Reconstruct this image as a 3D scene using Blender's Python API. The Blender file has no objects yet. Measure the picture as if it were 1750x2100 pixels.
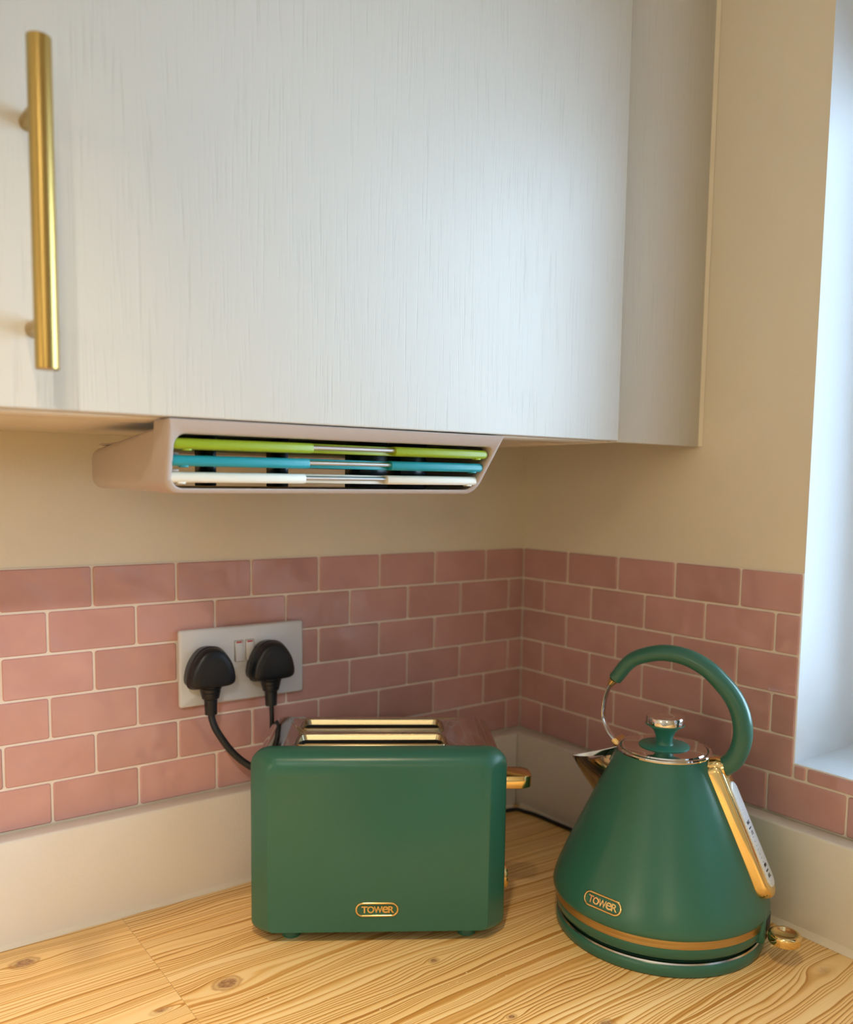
import bpy, bmesh, math, random
from mathutils import Vector, Matrix
R = math.radians
sc = bpy.context.scene
col = sc.collection
random.seed(7)

# ------------------------------------------------------------------ camera
cam_d = bpy.data.cameras.new('camera')
cam = bpy.data.objects.new('camera', cam_d); col.objects.link(cam)
RT = Vector((0.8054398, -0.5925274, 0.01334194))
UP = Vector((0.04421659, 0.08252301, 0.99560778))
FW = Vector((0.5910259, 0.8013122, -0.09266686))
CAM = Vector((-0.86021818, -0.92596364, 0.46364364))
cam.matrix_world = Matrix(((RT.x, UP.x, -FW.x, CAM.x), (RT.y, UP.y, -FW.y, CAM.y), (RT.z, UP.z, -FW.z, CAM.z), (0, 0, 0, 1)))
cam_d.sensor_fit = 'HORIZONTAL'; cam_d.sensor_width = 36
cam_d.lens = 36 * 1751.5 / 1750
cam_d.shift_y = (1162.9 - 1050) / 1750
cam_d.clip_start = 0.02
cam_d.dof.use_dof = True
cam_d.dof.focus_distance = 0.80
cam_d.dof.aperture_fstop = 5.0
sc.camera = cam

# ------------------------------------------------------------------ light
w = bpy.data.worlds.new('world'); sc.world = w; w.use_nodes = True
bgn = w.node_tree.nodes['Background']
bgn.inputs[0].default_value = (0.54, 0.77, 1.0, 1); bgn.inputs[1].default_value = 15.0

def area(name, loc, size, power, color, rot=(0, 0, 0), size_y=None, portal=False):
    l = bpy.data.lights.new(name, 'AREA'); l.energy = power; l.color = color
    if size_y: l.shape = 'RECTANGLE'; l.size = size; l.size_y = size_y
    else: l.shape = 'DISK'; l.size = size
    if portal: l.cycles.is_portal = True
    o = bpy.data.objects.new(name, l); col.objects.link(o); o.location = loc; o.rotation_euler = rot
    return o
def spot(name, loc, power, color, size=96, blend=1.0, aim=(0, 0)):
    l = bpy.data.lights.new(name, 'SPOT'); l.energy = power; l.color = color; l.shadow_soft_size = .035
    l.spot_size = R(size); l.spot_blend = blend
    o = bpy.data.objects.new(name, l); col.objects.link(o); o.location = loc; o.rotation_euler = (*aim, 0)
    return o
WARM = (1.0, 0.78, 0.52)
spot('ceiling_spot', (-0.87, -0.80, 1.48), 84, (1.0, 0.77, 0.47), 73)
sp = spot('rear_spot_narrowed', (-1.60, -1.90, 1.42), 78, (1.0, 0.93, 0.84), 27)  # spot added behind the camera; narrow cone replaces a standing person's shadow
sp.rotation_euler = (Vector((-0.93, -0.08, 0.24)) - sp.location).to_track_quat('-Z', 'Y').to_euler()
def fill_point(name, loc, power, color, r):
    l = bpy.data.lights.new(name, 'POINT'); l.energy = power; l.color = color; l.shadow_soft_size = r
    o = bpy.data.objects.new(name, l); col.objects.link(o); o.location = loc
fill_point('rear_fill', (-1.75, -2.2, 0.80), 7.5, (1.0, 0.80, 0.52), .12)  # added fill light, lifts the far walls and the space under the cabinet
fill_point('left_fill', (-2.7, -1.0, 0.70), 10, (1.0, 0.78, 0.50), .12)  # added low fill light at the left side of the room
area('window_portal', (0.215, -1.32, 0.62), 0.95, 1, (1, 1, 1), (0, R(90), 0), 1.85, portal=True)

vs = sc.view_settings
vs.view_transform = 'Standard'; vs.look = 'None'; vs.gamma = 1; vs.use_curve_mapping = False
vs.exposure = 0.0

# ------------------------------------------------------------------ materials
class NT:
    def __init__(s, name):
        s.m = bpy.data.materials.new(name); s.m.use_nodes = True
        s.n = s.m.node_tree.nodes; s.l = s.m.node_tree.links
        s.b = s.n['Principled BSDF']
    def node(s, t, **k):
        n = s.n.new(t)
        for a, v in k.items(): setattr(n, a, v)
        return n
    def link(s, a, b): s.l.new(a, b)
    def val(s, sock, v):
        if isinstance(v, (int, float, tuple)): sock.default_value = v
        else: s.link(v, sock)
    def math(s, op, a, b=0.0, c=0.0):
        n = s.node('ShaderNodeMath', operation=op)
        s.val(n.inputs[0], a); s.val(n.inputs[1], b); s.val(n.inputs[2], c)
        return n.outputs[0]
    def combine(s, x, y, z):
        n = s.node('ShaderNodeCombineXYZ')
        s.val(n.inputs[0], x); s.val(n.inputs[1], y); s.val(n.inputs[2], z)
        return n.outputs[0]
    def noise(s, vec, scale=1, detail=2, rough=.5, dist=0):
        n = s.node('ShaderNodeTexNoise')
        if vec is not None: s.link(vec, n.inputs['Vector'])
        n.inputs['Scale'].default_value = scale; n.inputs['Detail'].default_value = detail
        n.inputs['Roughness'].default_value = rough; n.inputs['Distortion'].default_value = dist
        return n.outputs['Fac']
    def ramp(s, fac, stops):
        n = s.node('ShaderNodeValToRGB'); s.link(fac, n.inputs[0])
        e = n.color_ramp.elements
        while len(e) < len(stops): e.new(.5)
        for i, (p, c) in enumerate(stops): e[i].position = p; e[i].color = c if len(c) == 4 else (*c, 1)
        return n.outputs[0]
    def mix(s, f, a, b, mode='MIX'):
        n = s.node('ShaderNodeMix', data_type='RGBA', blend_type=mode)
        s.val(n.inputs[0], f); s.val(n.inputs[6], a if not (isinstance(a, tuple) and len(a) == 3) else (*a, 1))
        s.val(n.inputs[7], b if not (isinstance(b, tuple) and len(b) == 3) else (*b, 1))
        return n.outputs[2]
    def bump(s, h, strength=.2, dist=.001):
        n = s.node('ShaderNodeBump'); n.inputs['Strength'].default_value = strength
        n.inputs['Distance'].default_value = dist; s.link(h, n.inputs['Height'])
        s.link(n.outputs[0], s.b.inputs['Normal']); return n
    def pos(s): return s.node('ShaderNodeNewGeometry').outputs['Position']
    def objc(s): return s.node('ShaderNodeTexCoord').outputs['Object']
    def scaled(s, vec, sx, sy, sz):
        n = s.node('ShaderNodeMapping'); s.link(vec, n.inputs[0]); n.inputs['Scale'].default_value = (sx, sy, sz)
        return n.outputs[0]
    def P(s, **k):
        for a, v in k.items():
            a = a.replace('_', ' ')
            s.val(s.b.inputs[a], (*v, 1) if isinstance(v, tuple) and len(v) == 3 else v)

def simple(name, c, rough=.5, metal=0, bump=None, coat=0, spec=None, var=0.0):
    t = NT(name); t.P(Roughness=rough, Metallic=metal)
    if var:
        f = t.noise(t.objc(), 9, 3)
        t.link(t.ramp(f, [(.3, tuple(x * (1 - var) for x in c)), (.7, tuple(min(1, x * (1 + var)) for x in c))]), t.b.inputs['Base Color'])
    else: t.P(Base_Color=c)
    if coat: t.P(Coat_Weight=coat, Coat_Roughness=.08)
    if spec is not None: t.b.inputs['Specular IOR Level'].default_value = spec
    if bump:
        sca, st = bump; t.bump(t.noise(t.objc(), sca, 3), st, .0006)
    return t.m

M = {}
M['paint'] = simple('wall_paint', (.83, .75, .60), .75, bump=(260, .25), var=.02)
M['reveal'] = simple('reveal_daylit_paint', (.72, .77, .82), .6, bump=(180, .15))  # white paint with the window's blue daylight tint put into the colour
M['ceiling'] = simple('ceiling_paint', (.85, .83, .79), .9)
M['floor'] = simple('floor_vinyl', (.36, .32, .28), .5, var=.1)
M['grout'] = simple('grout', (.88, .78, .68), .7, bump=(500, .3), var=.04)
M['upstand'] = simple('upstand_laminate', (.84, .79, .70), .42, bump=(340, .35), var=.03)
M['sealant'] = simple('sealant', (.80, .72, .58), .45, bump=(200, .6), var=.08)
M['cab_inner'] = simple('cabinet_board', (.80, .72, .58), .5, bump=(300, .2))
M['green'] = simple('green_enamel', (.031, .150, .106), .27, bump=(1500, .10), var=.03)
M['green_soft'] = simple('green_soft_plastic', (.034, .150, .108), .28, var=.02)
M['green_lid'] = simple('green_lid_plastic', (.03, .20, .15), .35)
M['chrome'] = simple('chrome', (.72, .70, .68), .07, 1)
M['chrome_top'] = simple('toaster_chrome', (.66, .63, .62), .09, 1, bump=(14, .04))
M['steel'] = simple('brushed_steel', (.62, .60, .58), .22, 1)
M['gold'] = simple('polished_gold', (.86, .63, .28), .12, 1)
M['gold_sat'] = simple('satin_gold', (.62, .42, .17), .30, 1)
M['rod'] = simple('rod_steel', (.86, .86, .87), .30, 1)
M['black'] = simple('black_rubber', (.004, .007, .013), .34, bump=(700, .2))
M['black_gloss'] = simple('black_plastic', (.01, .01, .012), .25)
M['dark'] = simple('dark_cavity', (.012, .012, .012), .6)
M['socket'] = simple('socket_plastic', (.66, .67, .70), .35)
M['socket_edge_reflected'] = simple('socket_edge_reflected', (.62, .52, .36), .35)  # tan reflection put into the colour of the pale plate's edge
M['socket_gap'] = simple('socket_gap', (.30, .28, .25), .5)
M['slot_metal'] = simple('slot_metal', (.50, .43, .28), .24, 1)
M['red'] = simple('switch_red', (.5, .05, .04), .4)
M['rack'] = simple('rack_plastic', (.52, .43, .38), .28, bump=(500, .15), var=.02)
M['lime'] = simple('lime_plastic', (.30, .40, .012), .38)
M['teal'] = simple('teal_plastic', (.012, .30, .36), .38)
M['cream'] = simple('cream_plastic', (.85, .80, .68), .38)
M['panel_tan'] = simple('tan_panel', (.55, .44, .33), .5)
M['knob_chrome'] = M['chrome']
M['crumb'] = simple('crumb', (.85, .70, .45), .8)
M['upvc'] = simple('upvc', (.88, .89, .90), .3)
M['blocker'] = simple('light_blocker_fabric', (.70, .69, .66), .9, bump=(900, .3))  # fabric of the added sheet that blocks the top window light
M['ink'] = simple('ink', (.02, .02, .025), .5)

def mat_brass():
    t = NT('brushed_brass'); t.P(Metallic=1.0, Roughness=.30)
    v = t.scaled(t.objc(), 900, 900, 8)
    f = t.noise(v, 1, 3)
    t.link(t.ramp(f, [(.3, (.38, .25, .07)), (.7, (.55, .38, .13))]), t.b.inputs['Base Color'])
    t.bump(f, .25, .0002)
    return t.m
M['brass'] = mat_brass()

def mat_band():
    t = NT('brushed_gold_band'); t.P(Metallic=1.0, Roughness=.34)
    f = t.noise(t.scaled(t.objc(), 14, 14, 1500), 1, 3)
    t.link(t.ramp(f, [(.3, (.42, .29, .12)), (.7, (.66, .49, .24))]), t.b.inputs['Base Color'])
    t.bump(f, .15, .0002)
    return t.m
M['band'] = mat_band()

def mat_door():
    t = NT('white_woodgrain_door')
    o = t.objc()
    big = t.noise(t.scaled(o, 14, 14, 1.5), 1, 2)
    wv = t.node('ShaderNodeVectorMath', operation='ADD'); t.link(o, wv.inputs[0])
    t.link(t.combine(t.math('MULTIPLY', t.math('SUBTRACT', big, .5), .03), 0.0, 0.0), wv.inputs[1])
    fine = t.noise(t.scaled(wv.outputs[0], 620, 620, 14), 1, 3, .6)
    pores = t.ramp(fine, [(.34, (0, 0, 0)), (.44, (1, 1, 1))])
    t.link(t.mix(pores, (.615, .60, .55), (.66, .64, .59)), t.b.inputs['Base Color'])
    t.P(Roughness=.44)
    t.bump(pores, .30, .0003)
    return t.m
M['door'] = mat_door()

def mat_tile():
    t = NT('glossy_pink_tile')
    oi = t.node('ShaderNodeObjectInfo').outputs['Random']
    p = t.pos()
    off = t.node('ShaderNodeVectorMath', operation='ADD'); t.link(p, off.inputs[0])
    t.link(t.combine(t.math('MULTIPLY', oi, 3.0), t.math('MULTIPLY', oi, 7.0), t.math('MULTIPLY', oi, 5.0)), off.inputs[1])
    c = t.noise(off.outputs[0], 18, 3, .5)
    base = t.ramp(c, [(.25, (.55, .300, .275)), (.75, (.64, .365, .340))])
    var = t.math('ADD', t.math('MULTIPLY', oi, .16), .92)
    t.link(t.mix(1.0, base, t.combine(var, var, var), 'MULTIPLY'), t.b.inputs['Base Color'])
    t.P(Roughness=.10, Coat_Weight=.5, Coat_Roughness=.04)
    h = t.noise(off.outputs[0], 24, 1.5, .4, .3)
    t.bump(h, .75, .006)
    return t.m
M['tile'] = mat_tile()

def mat_wood():
    t = NT('pine_effect_laminate')
    s = t.node('ShaderNodeSeparateXYZ'); t.link(t.pos(), s.inputs[0])
    x, y = s.outputs[0], s.outputs[1]
    left = t.math('LESS_THAN', x, -.599)          # end joint of the printed staves
    lane = t.math('FLOOR', t.math('DIVIDE', t.math('ADD', y, .0), .245))
    seed = t.math('ADD', t.math('MULTIPLY', left, 3.7), t.math('MULTIPLY', lane, 1.3))
    # large slow waviness of the growth lines
    F = t.math('ADD', y, t.math('MULTIPLY', t.math('SUBTRACT', t.noise(t.combine(t.math('MULTIPLY', x, 3.2), t.math('MULTIPLY', y, 13.0), seed), 1, 2), .5), .050))
    F = t.math('ADD', F, t.math('MULTIPLY', t.math('SUBTRACT', t.noise(t.combine(t.math('MULTIPLY', x, 11.0), t.math('MULTIPLY', y, 40.0), seed), 1, 2), .5), .006))
    knots = [(-.556, -.208, .0120, .0095, 1.0), (-.7021, -.064, .0115, .0085, 1.0), (-.620, -.2140, .0095, .0045, .45), (-.3116, -.455, .0080, .006, .8),
             (-.3745, -.2883, .0050, .0045, .7), (-.073, -.5206, .0120, .008, .18), (-.372, -.3997, .0045, .0035, .8), (-.66, -.36, .010, .008, 1), (-.22, -.62, .010, .008, 1)]
    dark = None; ringsum = None
    for kx, ky, a, b, wgt in knots:
        dx = t.math('DIVIDE', t.math('SUBTRACT', x, kx), a); dy = t.math('DIVIDE', t.math('SUBTRACT', y, ky), b)
        skew = t.math('MULTIPLY', dx, .35)
        dx2 = t.math('MULTIPLY', dx, dx); dy2 = t.math('MULTIPLY', dy, dy)
        # lines bow round the knot: long tail along +x
        e = t.math('EXPONENT', t.math('MULTIPLY', t.math('ADD', t.math('MULTIPLY', t.math('MULTIPLY', dx2, t.math('ADD', .16, t.math('MULTIPLY', t.math('TANH', dx), -.10))), 1.0), t.math('MULTIPLY', dy2, .16)), -1.0))
        th = t.math('TANH', t.math('MULTIPLY', dy, 1.2))
        F = t.math('SUBTRACT', F, t.math('MULTIPLY', t.math('MULTIPLY', e, th), b * 1.0))
        rr = t.math('MULTIPLY', t.math('SQRT', t.math('ADD', dx2, dy2)), t.math('ADD', .8, t.math('MULTIPLY', t.noise(t.combine(t.math('MULTIPLY', x, 120.0), t.math('MULTIPLY', y, 160.0), 1.0), 1, 2), .5)))
        k = t.math('MULTIPLY', t.math('SUBTRACT', 1.0, t.math('SMOOTH_MIN', rr, 1.0, .15)), wgt)
        k = t.math('MAXIMUM', t.math('MINIMUM', t.math('MULTIPLY', k, 3.0), 1.0), 0.0)
        # ring halo round the knot
        halo = t.math('MULTIPLY', t.math('EXPONENT', t.math('MULTIPLY', t.math('POWER', t.math('MULTIPLY', t.math('SUBTRACT', rr, 1.12), 5.0), 2.0), -1.0)), wgt * .8)
        dark = k if dark is None else t.math('MAXIMUM', dark, k)
        ringsum = halo if ringsum is None else t.math('MAXIMUM', ringsum, halo)
    dens = t.noise(t.combine(t.math('MULTIPLY', x, 1.2), t.math('MULTIPLY', y, 9.0), t.math('ADD', seed, 9.0)), 1, 2)
    ph = t.math('ADD', t.math('MULTIPLY', F, 205.0), t.math('MULTIPLY', t.noise(t.combine(seed, t.math('MULTIPLY', F, 38.0), 0.0), 1, 2), 9.0))
    saw = t.math('FRACT', ph)
    line = t.math('POWER', saw, 2.4)
    edge = t.math('SUBTRACT', 1.0, t.math('MAXIMUM', t.math('MULTIPLY', t.math('SUBTRACT', saw, .90), 10.0), 0.0))
    line = t.math('MULTIPLY', line, edge)
    line = t.math('MULTIPLY', line, t.math('ADD', t.math('MULTIPLY', dens, 1.6), .25))
    fine = t.noise(t.combine(t.math('MULTIPLY', x, 7.0), t.math('MULTIPLY', F, 900.0), seed), 1, 3, .6)
    tone = t.noise(t.combine(t.math('MULTIPLY', x, 2.0), t.math('MULTIPLY', F, 45.0), seed), 1, 3, .6)
    g = t.math('ADD', t.math('MULTIPLY', line, .90), t.math('MULTIPLY', t.math('SUBTRACT', fine, .5), .30))
    g = t.math('ADD', g, t.math('MULTIPLY', t.math('SUBTRACT', tone, .45), .75))
    g = t.math('ADD', g, t.math('MULTIPLY', t.noise(t.combine(t.math('MULTIPLY', x, 3.0), t.math('MULTIPLY', y, 3.0), 0.0), 1, 2), .05))
    c = t.ramp(g, [(0.0, (.97, .71, .35)), (.30, (.88, .56, .21)), (.62, (.60, .29, .062)), (1.0, (.34, .135, .022))])
    c = t.mix(t.math('MULTIPLY', ringsum, .75), c, (.44, .20, .045))
    kn = t.noise(t.combine(t.math('MULTIPLY', x, 260.0), t.math('MULTIPLY', y, 420.0), 0.0), 1, 3, .7)
    c = t.mix(dark, c, t.ramp(kn, [(.35, (.27, .12, .045)), (.65, (.60, .36, .17))]))
    # faint end joint
    j = t.math('LESS_THAN', t.math('ABSOLUTE', t.math('ADD', x, .599)), .0004)
    c = t.mix(t.math('MULTIPLY', j, .35), c, (.35, .17, .05))
    t.link(c, t.b.inputs['Base Color'])
    t.P(Roughness=.40)
    t.bump(g, .12, .0004)
    return t.m
M['wood'] = mat_wood()

def mat_window_plastic():
    t = NT('frosted_gauge_plastic'); t.P(Base_Color=(.72, .78, .82), Roughness=.16, Coat_Weight=.6)
    f = t.noise(t.objc(), 700, 2)
    t.link(t.ramp(f, [(.3, (.60, .66, .70)), (.7, (.80, .85, .88))]), t.b.inputs['Base Color'])
    t.bump(f, .5, .0005)
    return t.m
M['gauge'] = mat_window_plastic()

def mat_glass():
    t = NT('window_glass')
    n, l = t.n, t.l
    tr = t.node('ShaderNodeBsdfTransparent'); gl = t.node('ShaderNodeBsdfGlossy'); gl.inputs['Roughness'].default_value = .02
    mx = t.node('ShaderNodeMixShader'); fr = t.node('ShaderNodeFresnel'); fr.inputs[0].default_value = 1.45
    l.new(fr.outputs[0], mx.inputs[0]); l.new(tr.outputs[0], mx.inputs[1]); l.new(gl.outputs[0], mx.inputs[2])
    l.new(mx.outputs[0], n['Material Output'].inputs['Surface'])
    return t.m
M['glass'] = mat_glass()

# ------------------------------------------------------------------ helpers
def link_obj(name, me, mat=None, parent=None, kind=None, loc=None):
    o = bpy.data.objects.new(name, me); col.objects.link(o)
    if mat is not None and len(me.materials) == 0: me.materials.append(mat)
    if parent is not None: o.parent = parent
    if kind: o['kind'] = kind
    if loc is not None: o.location = loc
    return o

def mesh(name, verts, faces, mat, parent=None, smooth=True, kind=None, loc=None, ang=35):
    me = bpy.data.meshes.new(name); me.from_pydata([tuple(v) for v in verts], [], faces)
    me.update()
    bm = bmesh.new(); bm.from_mesh(me); bmesh.ops.remove_doubles(bm, verts=bm.verts, dist=1e-6)
    bmesh.ops.recalc_face_normals(bm, faces=bm.faces)
    if smooth:
        for f in bm.faces: f.smooth = True
        for e in bm.edges:
            if len(e.link_faces) == 2 and e.calc_face_angle(0) > R(ang): e.smooth = False
    bm.to_mesh(me); bm.free()
    return link_obj(name, me, mat, parent, kind, loc)

def thing(name, label, cat, loc=(0, 0, 0), rz=0, group=None):
    o = bpy.data.objects.new(name, None); col.objects.link(o); o.location = loc; o.rotation_euler = (0, 0, rz)
    o.empty_display_size = .02
    o['label'] = label; o['category'] = cat
    if group: o['group'] = group
    return o

def box_bm(lo, hi, bev=0, seg=2):
    bm = bmesh.new(); bmesh.ops.create_cube(bm, size=1)
    for v in bm.verts: v.co = Vector([lo[i] + (v.co[i] + .5) * (hi[i] - lo[i]) for i in range(3)])
    if bev: bmesh.ops.bevel(bm, geom=list(bm.edges), offset=bev, segments=seg, profile=.5, affect='EDGES')
    return bm

def box(name, lo, hi, mat, parent=None, bev=0, seg=2, kind=None, fn=None):
    bm = box_bm(lo, hi, bev, seg)
    if fn:
        for v in bm.verts: v.co = Vector(fn(v.co))
    bmesh.ops.recalc_face_normals(bm, faces=bm.faces)
    if bev:
        for f in bm.faces: f.smooth = True
        for e in bm.edges:
            if len(e.link_faces) == 2 and e.calc_face_angle(0) > R(46): e.smooth = False
    me = bpy.data.meshes.new(name); bm.to_mesh(me); bm.free()
    return link_obj(name, me, mat, parent, kind)

def loft(name, rings, mat, parent=None, caps=(True, True), closed=True, smooth=True, ang=35, loc=None):
    n = len(rings[0]); vs_ = [v for r in rings for v in r]; fs = []
    for i in range(len(rings) - 1):
        for j in range(n if closed else n - 1):
            k = (j + 1) % n
            fs.append((i * n + j, i * n + k, (i + 1) * n + k, (i + 1) * n + j))
    if caps[0]: fs.append(tuple(range(n - 1, -1, -1)))
    if caps[1]: fs.append(tuple((len(rings) - 1) * n + j for j in range(n)))
    return mesh(name, vs_, fs, mat, parent, smooth, ang=ang, loc=loc)

def lathe(name, prof, mat, parent=None, n=96, ang=35, a0=0, a1=2 * math.pi, caps=(False, False)):
    full = abs(a1 - a0 - 2 * math.pi) < 1e-6
    m = n if full else n + 1
    rings = []
    for r, z in prof:
        rings.append([(r * math.cos(a0 + (a1 - a0) * j / n), r * math.sin(a0 + (a1 - a0) * j / n), z) for j in range(m)])
    return loft(name, rings, mat, parent, caps=caps, closed=full, ang=ang)

def spline(pts, n):
    P_ = [Vector(p) for p in pts]; out = []
    P_ = [P_[0] * 2 - P_[1]] + P_ + [P_[-1] * 2 - P_[-2]]
    segs = len(P_) - 3
    for i in range(segs):
        a, b, c, d = P_[i:i + 4]
        for k in range(n):
            t = k / n
            out.append(.5 * ((2 * b) + (c - a) * t + (2 * a - 5 * b + 4 * c - d) * t * t + (3 * b - a - 3 * c + d) * t ** 3))
    out.append(P_[-2]); return out

def interp(vals, t):
    x = t * (len(vals) - 1); i = min(int(x), len(vals) - 2); f = x - i
    return vals[i] * (1 - f) + vals[i + 1] * f

def sweep(name, pts, ra, mat, parent=None, rb=None, side=None, n=16, caps=(True, True)):
    """tube along pts; ra = radius (or list); with side: rb is the half width along the side vector"""
    rings = []; L = len(pts); prev = None
    for i, p in enumerate(pts):
        tg = (pts[min(i + 1, L - 1)] - pts[max(i - 1, 0)]).normalized()
        if side is not None: s_ = Vector(side)
        else:
            s_ = prev if prev is not None else tg.orthogonal()
        s_ = (s_ - tg * s_.dot(tg)).normalized(); prev = s_
        u_ = tg.cross(s_)
        r1 = interp(ra, i / (L - 1)) if isinstance(ra, (list, tuple)) else ra
        r2 = r1 if rb is None else (interp(rb, i / (L - 1)) if isinstance(rb, (list, tuple)) else rb)
        rings.append([p + s_ * r2 * math.cos(2 * math.pi * j / n) + u_ * r1 * math.sin(2 * math.pi * j / n) for j in range(n)])
    return loft(name, rings, mat, parent, caps=caps)

def rrect(x0, x1, z0, z1, r, k=6):
    """rounded rectangle outline, counter-clockwise list of (x, z)"""
    if not isinstance(r, (list, tuple)): r = [r] * 4
    out = []
    for (cx_, cz_, a0, rr) in ((x1 - r[0], z0 + r[0], -90, r[0]), (x1 - r[1], z1 - r[1], 0, r[1]), (x0 + r[2], z1 - r[2], 90, r[2]), (x0 + r[3], z0 + r[3], 180, r[3])):
        for i in range(k + 1):
            a = R(a0 + 90 * i / k); out.append((cx_ + rr * math.cos(a), cz_ + rr * math.sin(a)))
    return out

def inset_poly(poly, d):
    n = len(poly); out = []
    cx_ = sum(p[0] for p in poly) / n; cz_ = sum(p[1] for p in poly) / n
    for i in range(n):
        a = Vector(poly[i - 1]); b = Vector(poly[i]); c = Vector(poly[(i + 1) % n])
        e1 = (b - a); e2 = (c - b)
        if e1.length < 1e-9: e1 = e2
        if e2.length < 1e-9: e2 = e1
        n1 = Vector((-e1.y, e1.x)).normalized(); n2 = Vector((-e2.y, e2.x)).normalized()
        m_ = (n1 + n2)
        m_ = m_ / max(m_.dot(n1), .3) if m_.length > 1e-6 else n1
        out.append((b.x + m_.x * d, b.y + m_.y * d))
    return out

def boolean_cut(o, cutters):
    for c in cutters:
        m = o.modifiers.new('b', 'BOOLEAN'); m.operation = 'DIFFERENCE'; m.solver = 'EXACT'; m.object = c
    dg = bpy.context.evaluated_depsgraph_get(); dg.update()
    me = bpy.data.meshes.new_from_object(o.evaluated_get(dg))
    o.modifiers.clear(); o.data = me
    for c in cutters: bpy.data.objects.remove(c)

def text_mesh(body, size, extrude, bold=0.0):
    cu = bpy.data.curves.new('t', 'FONT'); cu.body = body; cu.size = size; cu.extrude = extrude; cu.offset = bold
    cu.align_x = 'CENTER'; cu.align_y = 'CENTER'; cu.resolution_u = 4
    o = bpy.data.objects.new('t', cu); col.objects.link(o)
    dg = bpy.context.evaluated_depsgraph_get(); dg.update()
    me = bpy.data.meshes.new_from_object(o.evaluated_get(dg)); bpy.data.objects.remove(o)
    vs_ = [v.co.copy() for v in me.vertices]; fs = [tuple(p.vertices) for p in me.polygons]
    return vs_, fs

# ------------------------------------------------------------------ room shell
ZT = .378                 # top of the tiles
ZC = 1.5                  # ceiling
RP = .0448; TP = .0900    # tile row and tile pitch
YW = -.4375; YW2 = -2.20; ZS = .171; ZH = 1.03; WT = .22   # window opening

wall_back = box('wall_back', (-3.2, 0, -.9), (WT, .15, ZC), M['paint'], kind='structure')
# right wall with the window hole
def wall_right_mesh():
    bm = bmesh.new()
    ys = [0, YW, YW2, -3.2]; zs = [-.9, ZS, ZH, ZC]
    for i in range(3):
        for k in range(3):
            if i == 1 and k == 1: continue
            b = box_bm((0, ys[i + 1], zs[k]), (WT, ys[i], zs[k + 1]))
            me = bpy.data.meshes.new('x'); b.to_mesh(me); b.free(); bm.from_mesh(me)
    bmesh.ops.remove_doubles(bm, verts=bm.verts, dist=1e-5)
    seen = {}
    for f in list(bm.faces):
        k_ = tuple(sorted(v.index for v in f.verts)); c = f.calc_center_median(); kk = (round(c.x, 4), round(c.y, 4), round(c.z, 4))
        seen.setdefault(kk, []).append(f)
    bmesh.ops.delete(bm, geom=[f for v in seen.values() if len(v) > 1 for f in v], context='FACES')
    me = bpy.data.meshes.new('wall_right'); bm.to_mesh(me); bm.free(); return me
me = wall_right_mesh(); me.materials.append(M['paint']); me.materials.append(M['reveal'])
for p in me.polygons:
    c = p.center
    if .01 < c.x < WT - .01 and YW2 - .01 < c.y < YW + .01 and ZS - .01 < c.z < ZH + .01: p.material_index = 1
wall_right = link_obj('wall_right', me, None, None, 'structure')
box('wall_left', (-3.35, -3.2, -.9), (-3.2, .15, ZC), M['paint'], kind='structure')
box('wall_front', (-3.35, -3.35, -.9), (WT, -3.2, ZC), M['paint'], kind='structure')
box('ceiling', (-3.35, -3.35, ZC), (WT, .15, ZC + .1), M['ceiling'], kind='structure')
box('floor', (-3.35, -3.35, -1.0), (WT, .15, -.9), M['floor'], kind='structure')

# window set in the opening
def ring_frame(x0, x1, y0, y1, z0, z1, wd):
    bm = bmesh.new()
    for lo, hi in (((x0, y0, z0), (x1, y1, z0 + wd)), ((x0, y0, z1 - wd), (x1, y1, z1)), ((x0, y0, z0 + wd), (x1, y0 + wd, z1 - wd)), ((x0, y1 - wd, z0 + wd), (x1, y1, z1 - wd))):
        b = box_bm(lo, hi, .004, 1); m_ = bpy.data.meshes.new('x'); b.to_mesh(m_); b.free(); bm.from_mesh(m_)
    me = bpy.data.meshes.new('window_1'); bm.to_mesh(me); bm.free(); return me
win = link_obj('window_1', ring_frame(.145, .205, YW2, YW, ZS, ZH, .055), M['upvc'], None, 'structure')
box('mullion', (.150, -1.345, ZS + .055), (.200, -1.295, ZH - .055), M['upvc'], win, .003)
box('top_light_blocker', (.112, YW2 + .01, .90), (.1135, YW - .01, ZH - .002), M['blocker'], win)  # added unseen sheet, cuts window light to darken the upper door
box('light_blocker_edge', (.109, YW2 + .01, .886), (.1165, YW - .01, .901), M['upvc'], win, .002)  # lower edge of the added light-blocking sheet
box('pane', (.171, YW2 + .055, ZS + .055), (.177, -1.345, ZH - .055), M['glass'], win)
box('pane', (.171, -1.295, ZS + .055), (.177, YW - .055, ZH - .055), M['glass'], win)

# ------------------------------------------------------------------ tiles
def tile_mesh(wd, ht):
    t_ = .0022; r_ = min(.0022, wd * .3)
    o = rrect(-wd / 2, wd / 2, -ht / 2, ht / 2, r_, 2)
    i1 = rrect(-wd / 2 + .0011, wd / 2 - .0011, -ht / 2 + .0011, ht / 2 - .0011, r_ * .8, 2)
    vs_ = [(x, 0, z) for x, z in o] + [(x, -t_ * .62, z) for x, z in o] + [(x, -t_, z) for x, z in i1]
    n = len(o); fs = []
    for i in range(2):
        for j in range(n):
            k = (j + 1) % n; fs.append((i * n + j, i * n + k, (i + 1) * n + k, (i + 1) * n + j))
    fs.append(tuple(2 * n + j for j in range(n)))
    me = bpy.data.meshes.new('tile'); me.from_pydata(vs_, [], fs)
    bm = bmesh.new(); bm.from_mesh(me); bmesh.ops.recalc_face_normals(bm, faces=bm.faces)
    for f in bm.faces: f.smooth = len(f.verts) == 4
    bm.to_mesh(me); bm.free(); me.materials.append(M['tile']); return me
cache = {}
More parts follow.
